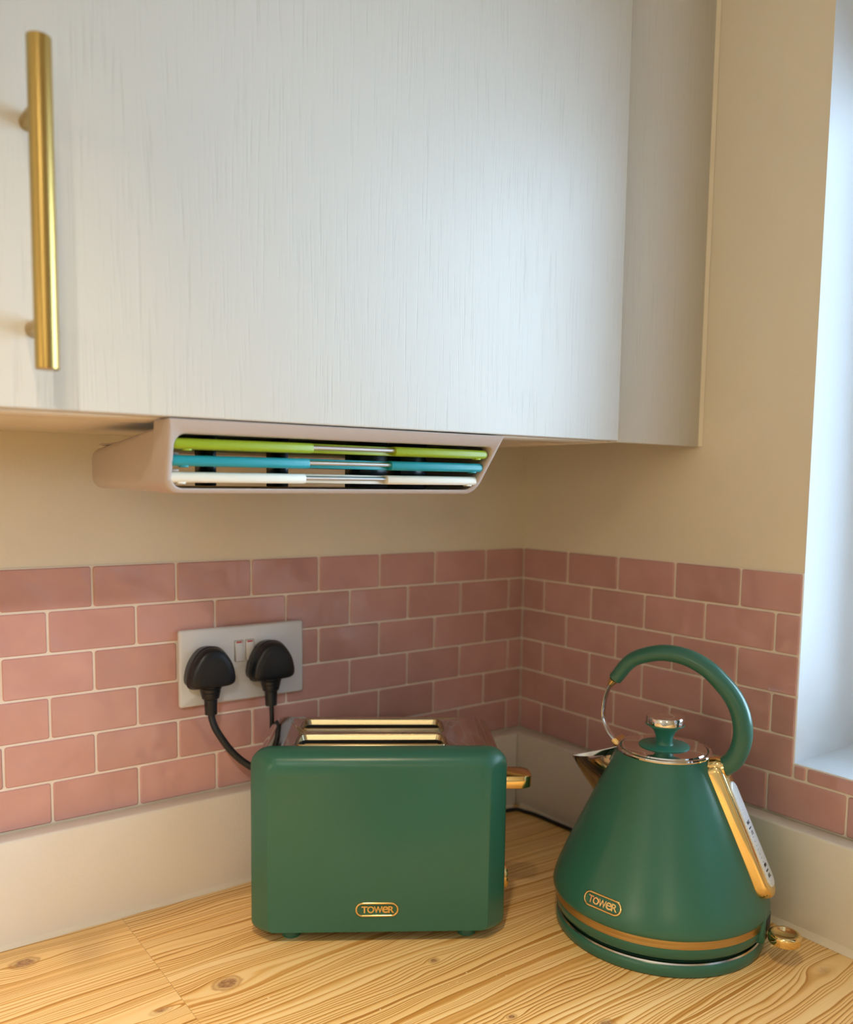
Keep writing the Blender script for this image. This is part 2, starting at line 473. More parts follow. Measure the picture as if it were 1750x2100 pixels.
def place_tile(parent, c0, c1, z0, z1, axis):
    g = .0013
    wd = round(c1 - c0 - 2 * g, 4); ht = round(z1 - z0 - 2 * g, 4)
    if wd < .004 or ht < .004: return
    if (wd, ht) not in cache: cache[(wd, ht)] = tile_mesh(wd, ht)
    o = bpy.data.objects.new('tile', cache[(wd, ht)]); col.objects.link(o); o.parent = parent
    mid = (c0 + c1) / 2; zz = (z0 + z1) / 2
    tilt = (random.uniform(-.005, .005), 0, random.uniform(-.004, .004))
    if axis == 'back': o.location = (mid, -.0006, zz); o.rotation_euler = tilt
    else: o.location = (-.0006, mid, zz); o.rotation_euler = (tilt[0], 0, -math.pi / 2 + tilt[2])
grout_b = box('grout_bed', (-3.2, -.0012, ZT - 6 * RP), (-.0012, -.0001, ZT), M['grout'], wall_back)
# right-hand grout bed follows the opening
gb = bmesh.new()
for lo, hi in (((-.0012, YW + .0005, ZT - 6 * RP), (-.0001, -.0001, ZT)), ((-.0012, YW2, ZT - 6 * RP), (-.0001, YW + .0005, ZS - .0005)), ((-.0012, -3.2, ZT - 6 * RP), (-.0001, YW2, ZT))):
    b = box_bm(lo, hi); m_ = bpy.data.meshes.new('x'); b.to_mesh(m_); b.free(); gb.from_mesh(m_)
me = bpy.data.meshes.new('grout_bed'); gb.to_mesh(me); gb.free(); link_obj('grout_bed', me, M['grout'], wall_right)
for r in range(6):
    z1 = ZT - r * RP; z0 = z1 - RP
    a = .0741 if r % 2 == 0 else .0741 - TP / 2
    edges = [0.0] + [a + k * TP for k in range(15)]
    for i in range(len(edges) - 1):
        place_tile(wall_back, -edges[i + 1], -edges[i] - (.001 if i == 0 else 0), z0, z1, 'back')
    b = .0928 if r % 2 == 0 else .0928 - TP / 2
    edges = [0.003] + [b + k * TP for k in range(12)]
    for i in range(len(edges) - 1):
        e0, e1 = edges[i], edges[i + 1]
        if z0 >= ZS - .001:                       # beside the window
            if e0 >= -YW: continue
            place_tile(wall_right, -min(e1, -YW), -e0, z0, z1, 'right')
        elif z1 <= ZS: place_tile(wall_right, -e1, -e0, z0, z1, 'right')
        else:                                     # the row cut by the sill
            if e1 <= -YW: place_tile(wall_right, -e1, -e0, z0, z1, 'right')
            elif e0 >= -YW: place_tile(wall_right, -e1, -e0, z0, ZS, 'right')
            else:
                place_tile(wall_right, YW, -e0, z0, z1, 'right'); place_tile(wall_right, -e1, YW, z0, ZS, 'right')

# ------------------------------------------------------------------ worktop and upstands
UT = .026; UH = ZT - 6 * RP
top = bmesh.new()
me = bpy.data.meshes.new('worktop')
outl = [(-3.15, -.003), (-.003, -.003), (-.003, -3.15), (-.62, -3.15), (-.62, -.62), (-3.15, -.62)]
n = len(outl)
me.from_pydata([(x, y, -.038) for x, y in outl] + [(x, y, -.003) for x, y in outl] + [(x * 1, y * 1, 0) for x, y in outl], [],
               [tuple(range(n - 1, -1, -1)), tuple(2 * n + i for i in range(n))] + [(k * n + i, k * n + (i + 1) % n, (k + 1) * n + (i + 1) % n, (k + 1) * n + i) for k in range(2) for i in range(n)])
wt = link_obj('worktop', me, M['wood'])
wt['label'] = 'pine-effect worktop with knots and long grain, running round the corner'; wt['category'] = 'worktop'
box('trim_1', (-3.1, -UT, .0002), (-UT - .0002, -.0032, UH), M['upstand'], bev=.003, seg=3, kind='structure')
box('trim_2', (-UT, -3.1, .0002), (-.0032, -.0032, UH), M['upstand'], bev=.003, seg=3, kind='structure')
def sealant(name, pts):
    sec = [(0, 0), (.0045, 0), (.0028, .0018), (.0012, .0042), (0, .0060)]
    rings = []
    for i, (x, y) in enumerate(pts):
        k = random.uniform(.85, 1.15)
        rings.append([((x, y - a * k, b * k + .0003) if name == 'back' else (x - a * k, y, b * k + .0003)) for a, b in sec])
    return rings
t1 = [o for o in bpy.data.objects if o.name == 'trim_1'][0]; t2 = [o for o in bpy.data.objects if o.name == 'trim_2'][0]
loft('sealant', sealant('right', [(-UT, -.035 - i * .03) for i in range(60)]), M['sealant'], t2)
loft('sealant', [[(x, y, z * .55) for x, y, z in r] for r in sealant('back', [(-.035 - i * .03, -UT) for i in range(60)])], M['sealant'], t1)

# base units below the worktop
for nm, lo, hi, face in (('base_cabinet', (-3.1, -.58, -.9), (-.62, -.02, -.0385), 'y'), ('base_cabinet', (-.58, -3.1, -.9), (-.02, -.62, -.0385), 'x')):
    t = thing(nm, 'white base unit under the worktop along the ' + ('back wall' if face == 'y' else 'window wall'), 'cabinet')
    box('carcass', lo, hi, M['cab_inner'], t)
    for i in range(4):
        if face == 'y':
            a = lo[0] + i * .62; box('door', (a + .002, -.60, -.78), (a + .616, -.5805, -.05), M['door'], t, .002)
        else:
            a = hi[1] - .04 - (i + 1) * .60; box('door', (-.60, a + .002, -.78), (-.5805, a + .596, -.05), M['door'], t, .002)

# ------------------------------------------------------------------ wall cabinet
DY = -.311; DR = -.1565; ZB = .5140
tilt = lambda c: (c[0], c[1], c[2] + (c[0] + .40) * .0062)
cab = thing('wall_cabinet', 'white woodgrain wall cabinet above the toaster with a long brass bar handle', 'cabinet', (0, 0, 0))
ZCT = 1.30
box('carcass', (-1.38, -.2925, ZB + .0015), (-.160, -.0005, ZCT), M['cab_inner'], cab, .0008, 1, fn=tilt)
box('light_rail', (-1.38, -.2915, ZB - .0006), (-.160, -.236, ZB + .0014), M['cab_inner'], cab, .0005, 1, fn=tilt)
d1 = box('door', (-.7715, DY, ZB), (DR, -.2930, ZCT), M['door'], cab, .0012, 2, fn=tilt)
d2 = box('door', (-1.3865, DY, ZB), (-.7745, -.2930, ZCT), M['door'], cab, .0012, 2, fn=tilt)
fp = box('filler_panel', (DR + .0015, -.2990, ZB - .0006), (-.0008, -.2930, ZCT), M['door'], cab, .0008, 1, fn=tilt)
box('filler_return', (-.158, -.2925, ZB - .0006), (-.140, -.05, ZCT), M['cab_inner'], cab, .0008, 1, fn=tilt)
loft('sealant_bead', [[(-.0006, -.2990, z), (-.0006, -.3030, z), (-.0035, -.2990, z)] for z in (ZB + .002, .9, ZCT)], M['paint'], cab)
HX, HY = -.7297, -.346
hd = sweep('handle', [Vector((HX, HY, z)) for z in (.5340, .5345, .60, .68, .7320, .7325)], [.0066, .0073, .0073, .0073, .0073, .0066], M['brass'], d1, n=32)
hd['label'] = 'brushed brass bar handle'
for z in (.5636, .6935):
    sweep('handle_post', [Vector((HX, HY + .004, z)), Vector((HX, -.3330, z)), Vector((HX, -.3110, z))], [.0050, .0050, .0056], M['brass'], hd, n=24)

# ------------------------------------------------------------------ board rack under the cabinet
RX0, RX1 = -.6405, -.3145
rack = thing('board_rack', 'taupe plastic rack fixed under the wall cabinet, holding three coloured boards', 'rack', (0, 0, 0))
def fpl(z, off=0.0):      # y of the leaning front plane at height z
    return -.3098 + (.5130 - z) * .5185 + off
ZR0, ZR1 = .4575, .5130
def rack_outline(z0, z1, ins, r):
    # trapezoid, sides lean inward to the bottom
    base = rrect(RX0 + ins, RX1 - ins, z0, z1, r, 8)
    return [(x + (.0055 * (ZR1 - z) / .055) * (1 if x < -.47 else -1) * (1.0 if x < -.47 else 2.2), z) for x, z in base]
zt = lambda x: (x + .40) * .0050
oo = rack_outline(ZR0, ZR1, 0, [.012, .0015, .0015, .012])
ii = rack_outline(ZR0 + .0042, ZR1 - .0105, .0062, [.009, .009, .009, .009])
def at_front(poly, off): return [(x, fpl(z, off), z + zt(x)) for x, z in poly]
rings = [at_front(oo, .030), at_front(oo, .0015), at_front(inset_poly(oo, .0012), 0), at_front(inset_poly(ii, -.0012), 0), at_front(ii, .0014), at_front(ii, .012)]
loft('front_frame', rings, M['rack'], rack, caps=(False, False), ang=50)
# sleeve running back towards the wall, tapering
def sleeve(yb, z0, z1, r, ins):
    return rrect(RX0 + ins + .003, RX1 - ins - .003, z0, z1, r, 8)
so = rack_outline(ZR0 + .0005, ZR1 - .0035, .0012, [.012, .004, .004, .012])
back = sleeve(0, .4600, .4975, [.010, .010, .010, .010], 0)
si = rack_outline(ZR0 + .0030, ZR1 - .0070, .0035, [.010, .006, .006, .010])
backi = sleeve(0, .4625, .4950, [.008] * 4, .0025)
R0 = at_front(so, .010); R1 = [(x, -.100, z + zt(x)) for x, z in back]; R2 = [(x, -.088, z + zt(x)) for x, z in inset_poly(back, .003)]
I0 = [(x, -.092, z + zt(x)) for x, z in backi]; I1 = at_front(si, .010)
loft('sleeve', [R0, [tuple(Vector(a) * .5 + Vector(b) * .5) for a, b in zip(R0, R1)], R1, R2], M['rack'], rack, caps=(False, False), ang=50)
loft('sleeve_lining', [I1, I0, R2], M['panel_tan'], rack, caps=(False, False), ang=50)
box('mounting_plate', (-.595, -.262, .5080), (-.355, -.215, .5118), M['black_gloss'], rack, .0008, 1)
for zz in (.4745, .4870, .4990):                   # shelf ribs each board slides on
    for x in (-.6338, -.3312):
        box('shelf_rib', (x, -.285, zz - .0010), (x + .010, -.11, zz + .0006), M['rack'], rack, .0004, 1)
for x in (-.592, -.527, -.447, -.402):
    box('divider', (x, -.262, .4580 + .0045), (x + .008 if x < -.46 else x + .030, -.235, .5050), M['black_gloss'], rack, .0006, 1)

def board(zc, mat, label, extra):
    t = thing('chopping_board', label, 'chopping board', (0, 0, 0), group='boards stored in the rack')
    z = zc; H = .0041; x0, x1 = -.6335, -.3265; sa, sb = -.5150, -.4325
    yf = fpl(z, .0010)
    def bar(xa, xb, ra, rb):
        # front rim: rounded section swept along x with rounded free ends
        sec = []
        rings = []
        xs = [(xa, .40), (xa + .0006, .66), (xa + .0018, .88), (xa + .0036, 1)] if ra else [(xa, .94), (xa + .0006, 1)]
        xs += [((xa + xb) / 2, 1)]
        xs += [(xb - .0036, 1), (xb - .0018, .88), (xb - .0006, .66), (xb, .40)] if rb else [(xb - .0006, 1), (xb, .94)]
        for x, k in xs:
            h = H * k
            prof = rrect(0, .0125, -h, h, [.0008, .0008, min(.0030, h * .9), min(.0030, h * .9)], 4)
            rings.append([(x, yf + a + (1 - k) * .003, z + zt(x) + b) for a, b in prof])
        return rings
    o = loft('front_rim', bar(x0, sa, True, False), mat, t, ang=55)
    loft('front_rim', bar(sb, x1, False, True), mat, t, ang=55)
    # recessed rim in the slot
    b = box('slot_back', (sa - .001, yf + .0068, z - .0038 + zt(-.47)), (sb + .001, yf + .0123, z + .0040 + zt(-.47)), mat, t, .0008, 2)
    sweep('steel_rod', [Vector((x, yf + .0040, z + zt(x) + .0006)) for x in (sa - .004, -.49, -.46, sb + .004)], .00175, M['rod'], t, n=20)
    box('blade_panel', (x0 + .010, yf + .0126, z - .0012), (x1 - .010, -.125, z + .0012), mat, t, .0005, 1)
    for x in (x0 + .009, x1 - .014):
        box('catch', (x, yf + .0015, z - H - .0010 + zt(x)), (x + .006, yf + .0080, z - H + .0006 + zt(x)), mat, t, .0003, 1)
    return t
board(.4952, M['lime'], 'lime green board at the top of the rack under the wall cabinet', 0)
board(.4828, M['teal'], 'teal blue board in the middle of the rack, between the green and cream boards', 0)
board(.4702, M['cream'], 'cream white board at the bottom of the rack under the cabinet', 0)

# ------------------------------------------------------------------ double socket
sk = thing('wall_socket', 'grey double wall socket with two rocker switches on the pink tiles', 'socket', (-.4485, -.0036, .2580))
hw, hh = .0770, .0437
rr_ = lambda i, y, rad=.0026: [(x, y, z) for x, z in rrect(-hw + i, hw - i, -hh + i, hh - i, rad, 4)]
loft('back_box', [rr_(.0012, 0), rr_(.0012, -.0050)], M['socket_edge_reflected'], sk)
fpz = loft('faceplate', [rr_(0, -.0045), rr_(0, -.0075), rr_(.0010, -.0090), rr_(.0022, -.0096)], M['socket'], sk, ang=50)
for x in (-.0068, .0068):
    f_ = loft('switch_surround', [[(a, y, b) for a, b in rrect(x - .0058 + i, x + .0058 - i, .0022 + i, .0272 - i, .0012, 3)] for y, i in ((-.0094, 0), (-.0100, .0002))], M['socket_gap'], sk)
    r_ = box('rocker_switch', (x - .0050, -.0135, .0030), (x + .0050, -.0092, .0264), M['socket'], sk, .0008, 2,
             fn=lambda c: (c[0], c[1] + (.0030 if (c[2] > .015 and c[1] < -.0115) else 0), c[2]))
    box('indicator', (x - .0036, -.0108, .0236), (x + .0036, -.0100, .0258), M['red'], r_, .0003, 1)

# ------------------------------------------------------------------ plugs and cables
def plug(px, pz, label, cable_pts, boot_r):
    t = thing('power_plug', label, 'plug', (px, -.0138, pz), group='plugs in the double socket')
    half = [(0.0, .0245), (.0065, .0236), (.0130, .0200), (.0190, .0130), (.0240, .0040), (.0268, -.0070), (.0272, -.0135), (.0255, -.0180), (.0205, -.0205), (.0120, -.0212), (0.0, -.0215)]
    sm = spline([(a, 0, b) for a, b in half], 3)
    right = [(p.x, p.z) for p in sm]; outl = right + [(-a, b) for a, b in right[-2:0:-1]]
    def rg(y, s, dz=0): return [(a * s, y, b * s + dz) for a, b in outl]
    loft('plug_body', [rg(0, .90), rg(-.0012, .97), rg(-.0130, 1.0), rg(-.0170, 1.0), rg(-.0205, .975), rg(-.0245, .915), rg(-.0262, .85), rg(-.0268, .60, -.002)], M['black'], t, ang=60)
    # grip ridge round the sides
    loft('grip_rim', [rg(-.0128, .995), rg(-.0136, 1.035), rg(-.0150, 1.035), rg(-.0158, .995)], M['black'], t, caps=(False, False), ang=60)
    bz = -.0180
    pts = [Vector((0, -.0120, bz)), Vector((0, -.0125, bz - .008)), Vector((0, -.0130, bz - .016)), Vector((0, -.0132, bz - .017)), Vector((0, -.0135, bz - .034)), Vector((0, -.0137, bz - .0345))]
    b = sweep('cable_boot', pts, [.0125, .0114, .0094, .0074, .0068, .0056], M['black'], t, n=20)
    for k in range(3):
        zz = bz - .004 - k * .0048
        loft('boot_ridge', [[(math.cos(a) * rr2, -.0130 + math.sin(a) * rr2, zz + dz) for a in [2 * math.pi * j / 18 for j in range(18)]] for rr2, dz in ((.0118 - k * .0012, .0006), (.0124 - k * .0012, 0), (.0118 - k * .0012, -.0006))], M['black'], b, caps=(False, False))
    cp = [Vector((0, -.0136, bz - .030))] + [Vector(p) - Vector((px, -.0138, pz)) for p in cable_pts]
    sweep('cable', spline(cp, 8), boot_r, M['black'], t, n=14)
    return t
plug(-.4955, .2590, 'black plug in the left socket outlet, thick cable curving right behind the toaster',
     [(-.4950, -.030, .200), (-.4900, -.036, .185), (-.4740, -.046, .160), (-.4500, -.058, .140), (-.4150, -.075, .118), (-.380, -.088, .100), (-.345, -.0975, .080)], .0040)
plug(-.4215, .2590, 'black plug in the right socket outlet, thin cable dropping behind the toaster',
     [(-.4215, -.029, .195), (-.4215, -.030, .150), (-.418, -.034, .060), (-.405, -.038, .012), (-.37, -.040, .0036), (-.20, -.040, .0034), (-.060, -.040, .0034), (-.038, -.060, .0034), (-.0325, -.110, .0034), (-.034, -.170, .0034), (-.060, -.235, .0034), (-.095, -.272, .006)], .0027)

# ------------------------------------------------------------------ toaster
TA = R(-33.5)
toa = thing('toaster', 'green two-slice toaster with chrome top, gold side lever and small gold badge', 'toaster', (-.4016, -.2297, 0), TA)
W2 = .1313; ZT0, ZT1 = .0065, .1985
DEP = .152
def shell(front=True):
    rings = []
    prof = []
    for i in range(15):
        d = .026 * i / 14
        # side: flat chamfer with soft ends
        if d < .006: s_ = .0
        else: s_ = (d - .006) / .020
        si_ = .0195 * (max(0, s_) ** 1.12)
        # top: quarter round
        q = min(1, d / .026); ti = .0165 * (1 - math.sqrt(max(0, 1 - (q * .985) ** 2.6)))
        bi = .0055 * q ** 2.2
        prof.append((d, si_, ti, bi))
    for d, si_, ti, bi in prof:
        y = .026 - d
        k4 = 0 if front else .0180
        out = rrect(-W2 + si_ + k4, W2 - si_ - k4, ZT0 + bi, ZT1 - ti - k4, [.010 - .004 * d / .026, .020 - .008 * d / .026, .020 - .008 * d / .026, .010 - .004 * d / .026], 7)
        rings.append([(x, y if front else DEP - y, z) for x, z in out])
    # lip at the chrome side
    o0 = rings[0]
    k4 = 0 if front else .0180
    inner = rrect(-W2 + .003 + k4, W2 - .003 - k4, ZT0 + .003, ZT1 - .003 - k4, [.010, .019, .019, .010], 7)
    yb = .0275
    rings = [[(x, (yb if front else DEP - yb), z) for x, z in inner], [(x, (yb if front else DEP - yb), z) for x, z in rrect(-W2 + .0008 + k4, W2 - .0008 - k4, ZT0 + .0008, ZT1 - .0008 - k4, [.010, .020, .020, .010], 7)]] + rings
    return rings
fp_ = loft('front_panel', shell(True), M['green'], toa, ang=38)
# soften the face edge
def edge_bevel(o, w=.0012, seg=3, ang=14):
    bm = bmesh.new(); bm.from_mesh(o.data)
    fmax = max(bm.faces, key=lambda f: f.calc_area())
    es = [e for e in fmax.edges]
    bmesh.ops.bevel(bm, geom=es, offset=w, segments=seg, profile=.5, affect='EDGES')
    for f in bm.faces: f.smooth = True
    for e in bm.edges:
        e.smooth = not (len(e.link_faces) == 2 and e.calc_face_angle(0) > R(40))
    bm.to_mesh(o.data); bm.free()
edge_bevel(fp_)
rp_ = loft('rear_panel', shell(False), M['green'], toa, ang=38)
# chrome centre with two bread slots
CW = .1288; CZ = .1982
cen = loft('chrome_body', [[(x, y, z) for x, z in rrect(-CW, CW, ZT0 + .004, CZ, [.010, .022, .022, .010], 8)] for y in (.0200, .1380)], M['chrome_top'], toa, ang=50)
slots = [(-.0090, .0470), (-.0090, .1060)]
def slot_outline(cx_, cy_, hl, hw_, r): return [(cx_ + a, cy_ + b) for a, b in rrect(-hl, hl, -hw_, hw_, r, 6)]
cut = []
for cx_, cy_ in slots:
    c = loft('cutter', [[(a, b, z) for a, b in slot_outline(cx_, cy_, .0752, .0180, .006)] for z in (.060, .22)], M['chrome'], toa)
    cut.append(c)
boolean_cut(cen, cut)
for cx_, cy_ in slots:
    prof = []
    for i in range(7):
        a = math.pi * i / 6
        prof.append((.0020 * (1 - math.cos(a)) / 2, math.sin(a) * .0014))
    rg = [[(p, q, CZ - .0002 + h) for p, q in slot_outline(cx_, cy_, .0778 - 1.4 * i_, .0205 - 1.4 * i_, .0075 - .9 * i_)] for i_, h in prof]
    rg.append([(p, q, CZ - .003) for p, q in slot_outline(cx_, cy_, .0742, .0170, .0055)])
    rg.append([(p, q, CZ - .0050) for p, q in slot_outline(cx_, cy_, .0736, .0164, .0052)])
    loft('slot_rim', rg, M['slot_metal'], toa, caps=(False, False), ang=60)
    loft('slot_well', [[(p, q, z) for p, q in slot_outline(cx_, cy_, .0734, .0162, .005)] for z in (CZ - .0048, .070)], M['dark'], toa, caps=(False, True))
    for s_ in (-1, 1):
        for k in range(9):
            x = cx_ - .064 + k * .016
            sweep('cage_wire', [Vector((x, cy_ + s_ * .0115, z)) for z in (.072, .13, CZ - .008)], .0007, M['steel'], toa, n=6)
    sweep('bread_guard', [Vector((x, cy_ + .0118, CZ - .0085)) for x in (cx_ - .071, cx_, cx_ + .071)], .0010, M['gold_sat'], toa, n=8)
# lever, guide slot and browning dial on the right-hand end
box('lever_track', (CW - .0010, .0720, .060), (CW + .0006, .0780, .165), M['dark'], toa)
lv = loft('lever', [[(CW + .004 + a, .0750 + b, z) for a, b in rrect(0, .0330 - k, -.0170 + k, .0170 - k, [.012, .012, .004, .004], 5)] for z, k in ((.1400, .0010), (.1410, 0), (.1530, 0), (.1540, .0010))], M['gold'], toa, ang=50)
sweep('lever_stem', [Vector((CW - .002, .075, .147)), Vector((CW + .006, .075, .147))], .0030, M['gold'], lv, n=12)
dl = lathe('browning_dial', [(0, 0), (.0095, 0), (.0135, 0), (.0140, .0010), (.0140, .0100), (.0125, .0125), (.0080, .0130), (0, .0130)], M['gold'], toa, n=40)
dl.location = (CW, .0720, .0370); dl.rotation_euler = (0, R(90), 0)
for z_ in (.058, .070):
    bt = lathe('button', [(0, 0), (.0040, 0), (.0040, .0030), (.0034, .0038), (0, .0040)], M['gold'], toa, n=20); bt.location = (CW, .098, z_); bt.rotation_euler = (0, R(90), 0)
for x in (-.090, .092):
    for y in (.020, .132):
        ft = lathe('foot', [(0, 0), (.0090, 0), (.0098, .0008), (.0098, .0070), (.0090, .0120)], M['green_soft'] if y < .05 else M['black'], toa, n=28); ft.location = (x, y, 0)
box('underside', (-.118, .012, .0060), (.118, .142, .0160), M['black'], toa, .002)

# badges
def badge(parent, place, wd=.0440, ht=.0150, txt=.0092):
    """place(u, v, h) -> local coordinates; u right, v up, h out of the surface"""
    o = rrect(-wd / 2, wd / 2, -ht / 2, ht / 2, ht / 2 - .0001, 8)
    i1 = inset_poly(o, .0019)
    rg = [[place(a, b, -.0004) for a, b in o], [place(a, b, .0010) for a, b in o], [place(a, b, .0014) for a, b in inset_poly(o, .0004)],
          [place(a, b, .0014) for a, b in inset_poly(o, .0015)], [place(a, b, .0010) for a, b in i1], [place(a, b, -.0004) for a, b in i1]]
    f = loft('badge', rg, M['gold'], parent, caps=(False, False), ang=50)
    f['label'] = 'gold pill-shaped badge'
    # lettering, a capital-height e and a tall overlapping W as on the badge
    x = -.0158
    for ch, sz, adv, dz in (('T', txt, .0062, 0), ('O', txt, .0070, 0), ('W', txt * 1.08, .0086, 0), ('e', txt * 1.28, .0066, .0004), ('R', txt, .0060, 0)):
        v_, f_ = text_mesh(ch, sz, .0005, .00022)
        xs = [p.x for p in v_]; ys = [p.y for p in v_]
        cx_ = (min(xs) + max(xs)) / 2; cy_ = (min(ys) + max(ys)) / 2
        wch = adv * 1.03 / (max(xs) - min(xs)); hch = .0072 / (max(ys) - min(ys))
        mesh('badge_letter', [place(x + adv / 2 + (p.x - cx_) * wch, (p.y - cy_) * hch, .0004 + p.z) for p in v_], f_, M['gold'], f, smooth=False)
        x += adv * .96
    return f
badge(toa, lambda u, v, h: (u - .0015, -h, v + .0360))

# ------------------------------------------------------------------ kettle
KA = R(-70)
ket = thing('kettle', 'green pyramid kettle with arched handle and gold water gauge, beside the window wall', 'kettle', (-.1324, -.3668, 0), KA)
BP = [(.0470, .1925), (.0482, .1900), (.0515, .1830), (.0625, .1590), (.0770, .1275), (.0900, .0990), (.0990, .0790), (.1040, .0670), (.1080, .0570), (.1107, .0485), (.1119, .0425), (.1116, .0398), (.1100, .0384)]
def rad(z):
    for (r0, z0), (r1, z1) in zip(BP, BP[1:]):
        if z <= z0 and z >= z1: return r0 + (r1 - r0) * (z0 - z) / (z0 - z1)
    return BP[0][0] if z > BP[0][1] else BP[-1][0]
lathe('body', [(.0440, .1925)] + BP + [(.1080, .0382)], M['green'], ket, n=128, ang=50)
H0 = R(7.5)
lathe('gold_band', [(.1075, .0384), (.1094, .0382), (.1094, .0302), (.1075, .0300)], M['band'], ket, n=120, ang=30, a0=H0, a1=2 * math.pi - H0)
lathe('lower_body', [(.1070, .0303), (.1088, .0300), (.1092, .0288), (.1082, .0225), (.1066, .0188), (.1036, .0174), (.0970, .0170)], M['green'], ket, n=128, ang=50)
lathe('base_gap', [(.0975, .0172), (.0975, .0120)], M['dark'], ket, n=64)
bs = lathe('power_base', [(.0, .0136), (.0990, .0136), (.1040, .0134), (.1062, .0124), (.1076, .0095), (.1080, .0050), (.1070, .0012), (.1050, .0004), (0, .0004)], M['green_soft'], ket, n=128, ang=50)
lathe('steel_ring', [(.1015, .0136), (.1036, .0142), (.1050, .0139), (.1060, .0126)], M['steel'], bs, n=128)
# switch housing on the handle side
hs = box('switch_housing', (.090, -.0150, .0165), (.1120, .0150, .0420), M['green'], ket, .0022, 2)
box('switch_recess', (.1085, -.0090, .0195), (.1126, .0090, .0400), M['dark'], hs, .001, 1)
lvk = lathe('switch_lever', [(0, .0088), (.0098, .0090), (.0112, .0104), (.0136, .0104), (.0150, .0092), (.0154, .0080), (.0154, .0018), (.0146, .0006), (0, 0)], M['gold'], ket, n=56, ang=50)
lvk.location = (.1295, -.0068, .0215)
sweep('lever_arm', [Vector((.108, -.002, .0262)), Vector((.1185, -.004, .0262))], .0035, M['gold'], lvk, n=14, rb=.0055, side=(0, 1, 0)).location = (-.1295, .0068, -.0215)
# lid
lathe('rim_ring', [(.0486, .1905), (.0490, .1920), (.0484, .1934), (.0468, .1940), (.0456, .1934), (.0452, .1915)], M['chrome'], ket, n=96)
lathe('rim_groove', [(.0456, .1918), (.0436, .1912)], M['dark'], ket, n=64)
lid = lathe('lid', [(.0440, .1915), (.0442, .1932), (.0434, .1946), (.0400, .1950), (.0300, .1955), (.0236, .1957), (0, .1957)], M['chrome'], ket, n=96)
lathe('lid_disc', [(.0258, .1955), (.0262, .1962), (.0256, .1969), (.0120, .1973), (0, .1973)], M['green_lid'], lid, n=64, ang=50)
lathe('lid_knob', [(.0098, .1970), (.0088, .1985), (.0086, .2020), (.0094, .2070), (.0112, .2112), (.0144, .2150), (.0180, .2174), (.0200, .2184), (.0202, .2194), (0, .2194)], M['green_lid'], lid, n=56, ang=50)
lathe('knob_cap', [(.0190, .2192), (.0196, .2196), (.0198, .2204), (.0198, .2266), (.0192, .2276), (.0176, .2280), (.0080, .2268), (0, .2264)], M['chrome'], lid, n=64, ang=40)
# handle
hc = [(-.0563, .2600), (-.0398, .2811), (-.0197, .2909), (.0002, .2946), (.0215, .2920), (.0409, .2836), (.0567, .2705), (.0682, .2574), (.0758, .2420), (.0792, .2244), (.0774, .2075), (.0711, .1931), (.0612, .1835)]
hp = spline([(a, 0, b) for a, b in hc], 6)
hh_ = sweep('handle', hp, [.0072, .0078, .0084, .0088, .0090, .0092, .0094, .0095, .0096, .0096, .0096, .0096], M['green_soft'], ket, rb=[.0085, .0092, .0098, .0100, .0102, .0104, .0104, .0104, .0104, .0104, .0102, .0100], side=(0, 1, 0), n=28)
wp = spline([(-.0590, 0, .2570), (-.0650, 0, .2440), (-.0680, 0, .2300), (-.0684, 0, .2170), (-.0655, 0, .2080), (-.0600, 0, .1990), (-.0520, 0, .1915)], 6)
sweep('handle_strap', wp, [.0020, .0018, .0018, .0018, .0020], M['chrome'], hh_, rb=[.0070, .0058, .0055, .0055, .0060], side=(0, 1, 0), n=16)
sweep('strap_collar', [Vector((-.0575, 0, .2590)), Vector((-.0600, 0, .2555)), Vector((-.0625, 0, .2515))], [.0050, .0044, .0030], M['gold'], hh_, rb=[.0078, .0070, .0060], side=(0, 1, 0), n=18)
sweep('hinge', [Vector((-.0500, -.0090, .1915)), Vector((-.0505, -.0095, .1925)), Vector((-.0505, .0095, .1925)), Vector((-.0500, .0090, .1915))], [.0030, .0042, .0042, .0030], M['gold'], hh_, n=14)
# gauge: stadium bar lying on the cone
A_ = Vector((rad(.186) - .0005, 0, .186)); B_ = Vector((.1085, 0, .0585))
et = (B_ - A_).normalized(); en = Vector((-et.z, 0, et.x)); en = en if en.x > 0 else -en
LG = (B_ - A_).length
def gpt(s, w_, h): p = A_ + et * s + en * h; return (p.x, w_, p.z)
def gring(h, ins): return [gpt(a, b, h) for a, b in rrect(0 + ins, LG - ins, -.0150 + ins, .0150 - ins, [.0149 - ins, .0090, .0090, .0149 - ins][0:1] * 1 + [.0149 - ins] + [.0080] * 2, 8)]
gf = loft('gauge_frame', [gring(-.012, 0), gring(.0050, 0), gring(.0085, .0006), gring(.0108, .0024), gring(.0116, .0048)], M['gold'], ket, ang=50)
gf['label'] = 'gold water gauge frame'
wr = lambda h, i: [gpt(a, b, h) for a, b in rrect(.0225 + i, LG - .0095 - i, -.0096 + i, .0096 - i, .0095 - i, 8)]
gw = loft('gauge_window', [wr(.0112, 0), wr(.0124, 0), wr(.0132, .0010), wr(.0134, .0022)], M['gauge'], gf, ang=60)
for s0, word in ((.070, 'MAX'), (LG - .027, 'MIN')):
    mk = []
    b_ = box('gauge_mark', (0, 0, 0), (1, 1, 1), M['ink'], gw, fn=lambda c, s0=s0: gpt(s0 - .0006 + .0012 * c[0], -.0062 + .0070 * c[1], .0133 + .0004 * c[2]))
    for tx, off in ((word, -.0052), ('1.7L' if word == 'MAX' else '0.5L', .0052)):
        v_, f_ = text_mesh(tx, .0050, .0001)
        mesh('gauge_lettering', [gpt(s0 + off - p.y, -.0020 + p.x * .8, .0135 + p.z) for p in v_], f_, M['ink'], gw, smooth=False)
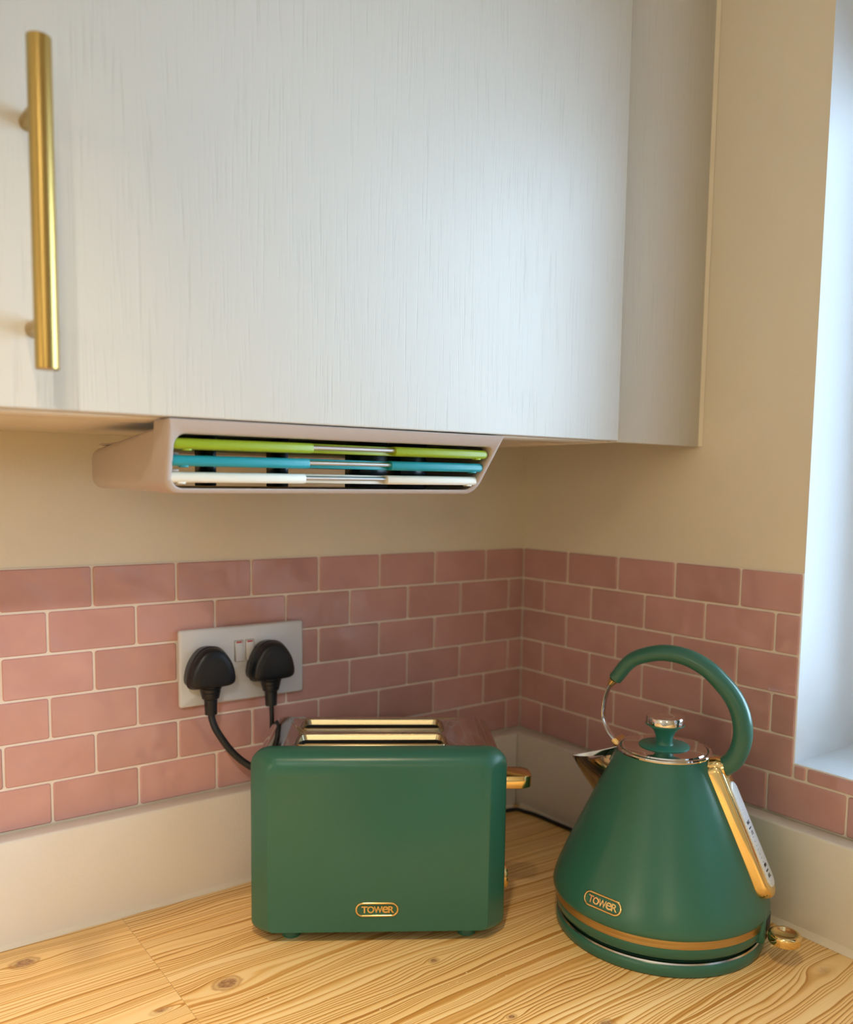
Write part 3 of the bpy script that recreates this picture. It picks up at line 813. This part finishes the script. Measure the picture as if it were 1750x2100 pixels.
for k in range(9):
    s0 = .079 + k * .0042
    box('gauge_tick', (0, 0, 0), (1, 1, 1), M['ink'], gw, fn=lambda c, s0=s0: gpt(s0 + .0003 * c[0], -.0055 + .0025 * c[1], .0133 + .0003 * c[2]))
# gold mount joining gauge and handle
sweep('handle_collar', [Vector((.0585, 0, .1806)), Vector((.0600, 0, .1822)), Vector((.0622, 0, .1842))], .0108, M['gold'], gf, rb=.0115, side=(0, 1, 0), n=24)
mt = spline([(.0490, 0, .1845), (.0560, 0, .1850), (.0610, 0, .1840), (.0650, 0, .1850)], 4)
sweep('handle_mount', mt, [.0080, .0092, .0100, .0103], M['gold'], gf, rb=[.0120, .0125, .0115, .0110], side=(0, 1, 0), n=24)
# spout
def spout():
    rings = []
    N = 24
    body_c = []; rim_c = []
    for i in range(N + 1):
        p = -1 + 2 * i / N; a = abs(p); s_ = 1 if p > 0 else -1
        z = .1300 + .0480 * a ** 1.25; y = s_ * .0235 * math.sin(a * math.pi / 2) ** .9
        r_ = rad(z) + .0002; x = -math.sqrt(max(1e-6, r_ * r_ - y * y)); body_c.append(Vector((x, y, z)))
        zr = .1655 + .0130 * a ** 1.3; yr = s_ * .0195 * a ** .85
        xr = -.1040 + .0440 * a ** 1.1; rim_c.append(Vector((xr, yr, zr)))
    rim_in = [v + Vector((.0018, 0, -.0002)) for v in rim_c]
    for i in range(7):
        t_ = i / 6; rings.append([b.lerp(r, t_) + Vector((0, 0, -.0015 * math.sin(math.pi * t_))) for b, r in zip(body_c, rim_c)])
    rings.append([v + Vector((.0008, 0, .0004)) for v in rim_c])
    rings.append(rim_in)
    rings.append([b.lerp(r, .2) + Vector((.002, 0, .004)) for b, r in zip(body_c, rim_in)])
    return rings
loft('spout', spout(), M['chrome'], ket, caps=(False, False), closed=False, ang=60)
# badge on the cone
KB = R(-102)
def kplace(u, v, h):
    z = .0585 + v * .93; r_ = rad(z) + h * .95 + .0002; a = KB + u / .1085
    return (r_ * math.cos(a), r_ * math.sin(a), z + h * .3)
badge(ket, kplace)

# ------------------------------------------------------------------ crumbs on the worktop
bm = bmesh.new()
for i in range(26):
    x = random.uniform(-.62, -.30); y = random.uniform(-.30, -.22) - (x + .62) * .35
    s_ = random.uniform(.0004, .0010)
    b = box_bm((x, y, .0001), (x + s_ * random.uniform(1, 2.2), y + s_, .0001 + s_ * .7)); m_ = bpy.data.meshes.new('x'); b.to_mesh(m_); b.free(); bm.from_mesh(m_)
me = bpy.data.meshes.new('bread_crumbs'); bm.to_mesh(me); bm.free()
o = link_obj('bread_crumbs', me, M['crumb'], None, 'stuff'); o['label'] = 'tiny pale bread crumbs scattered on the worktop before the toaster'; o['category'] = 'crumbs'
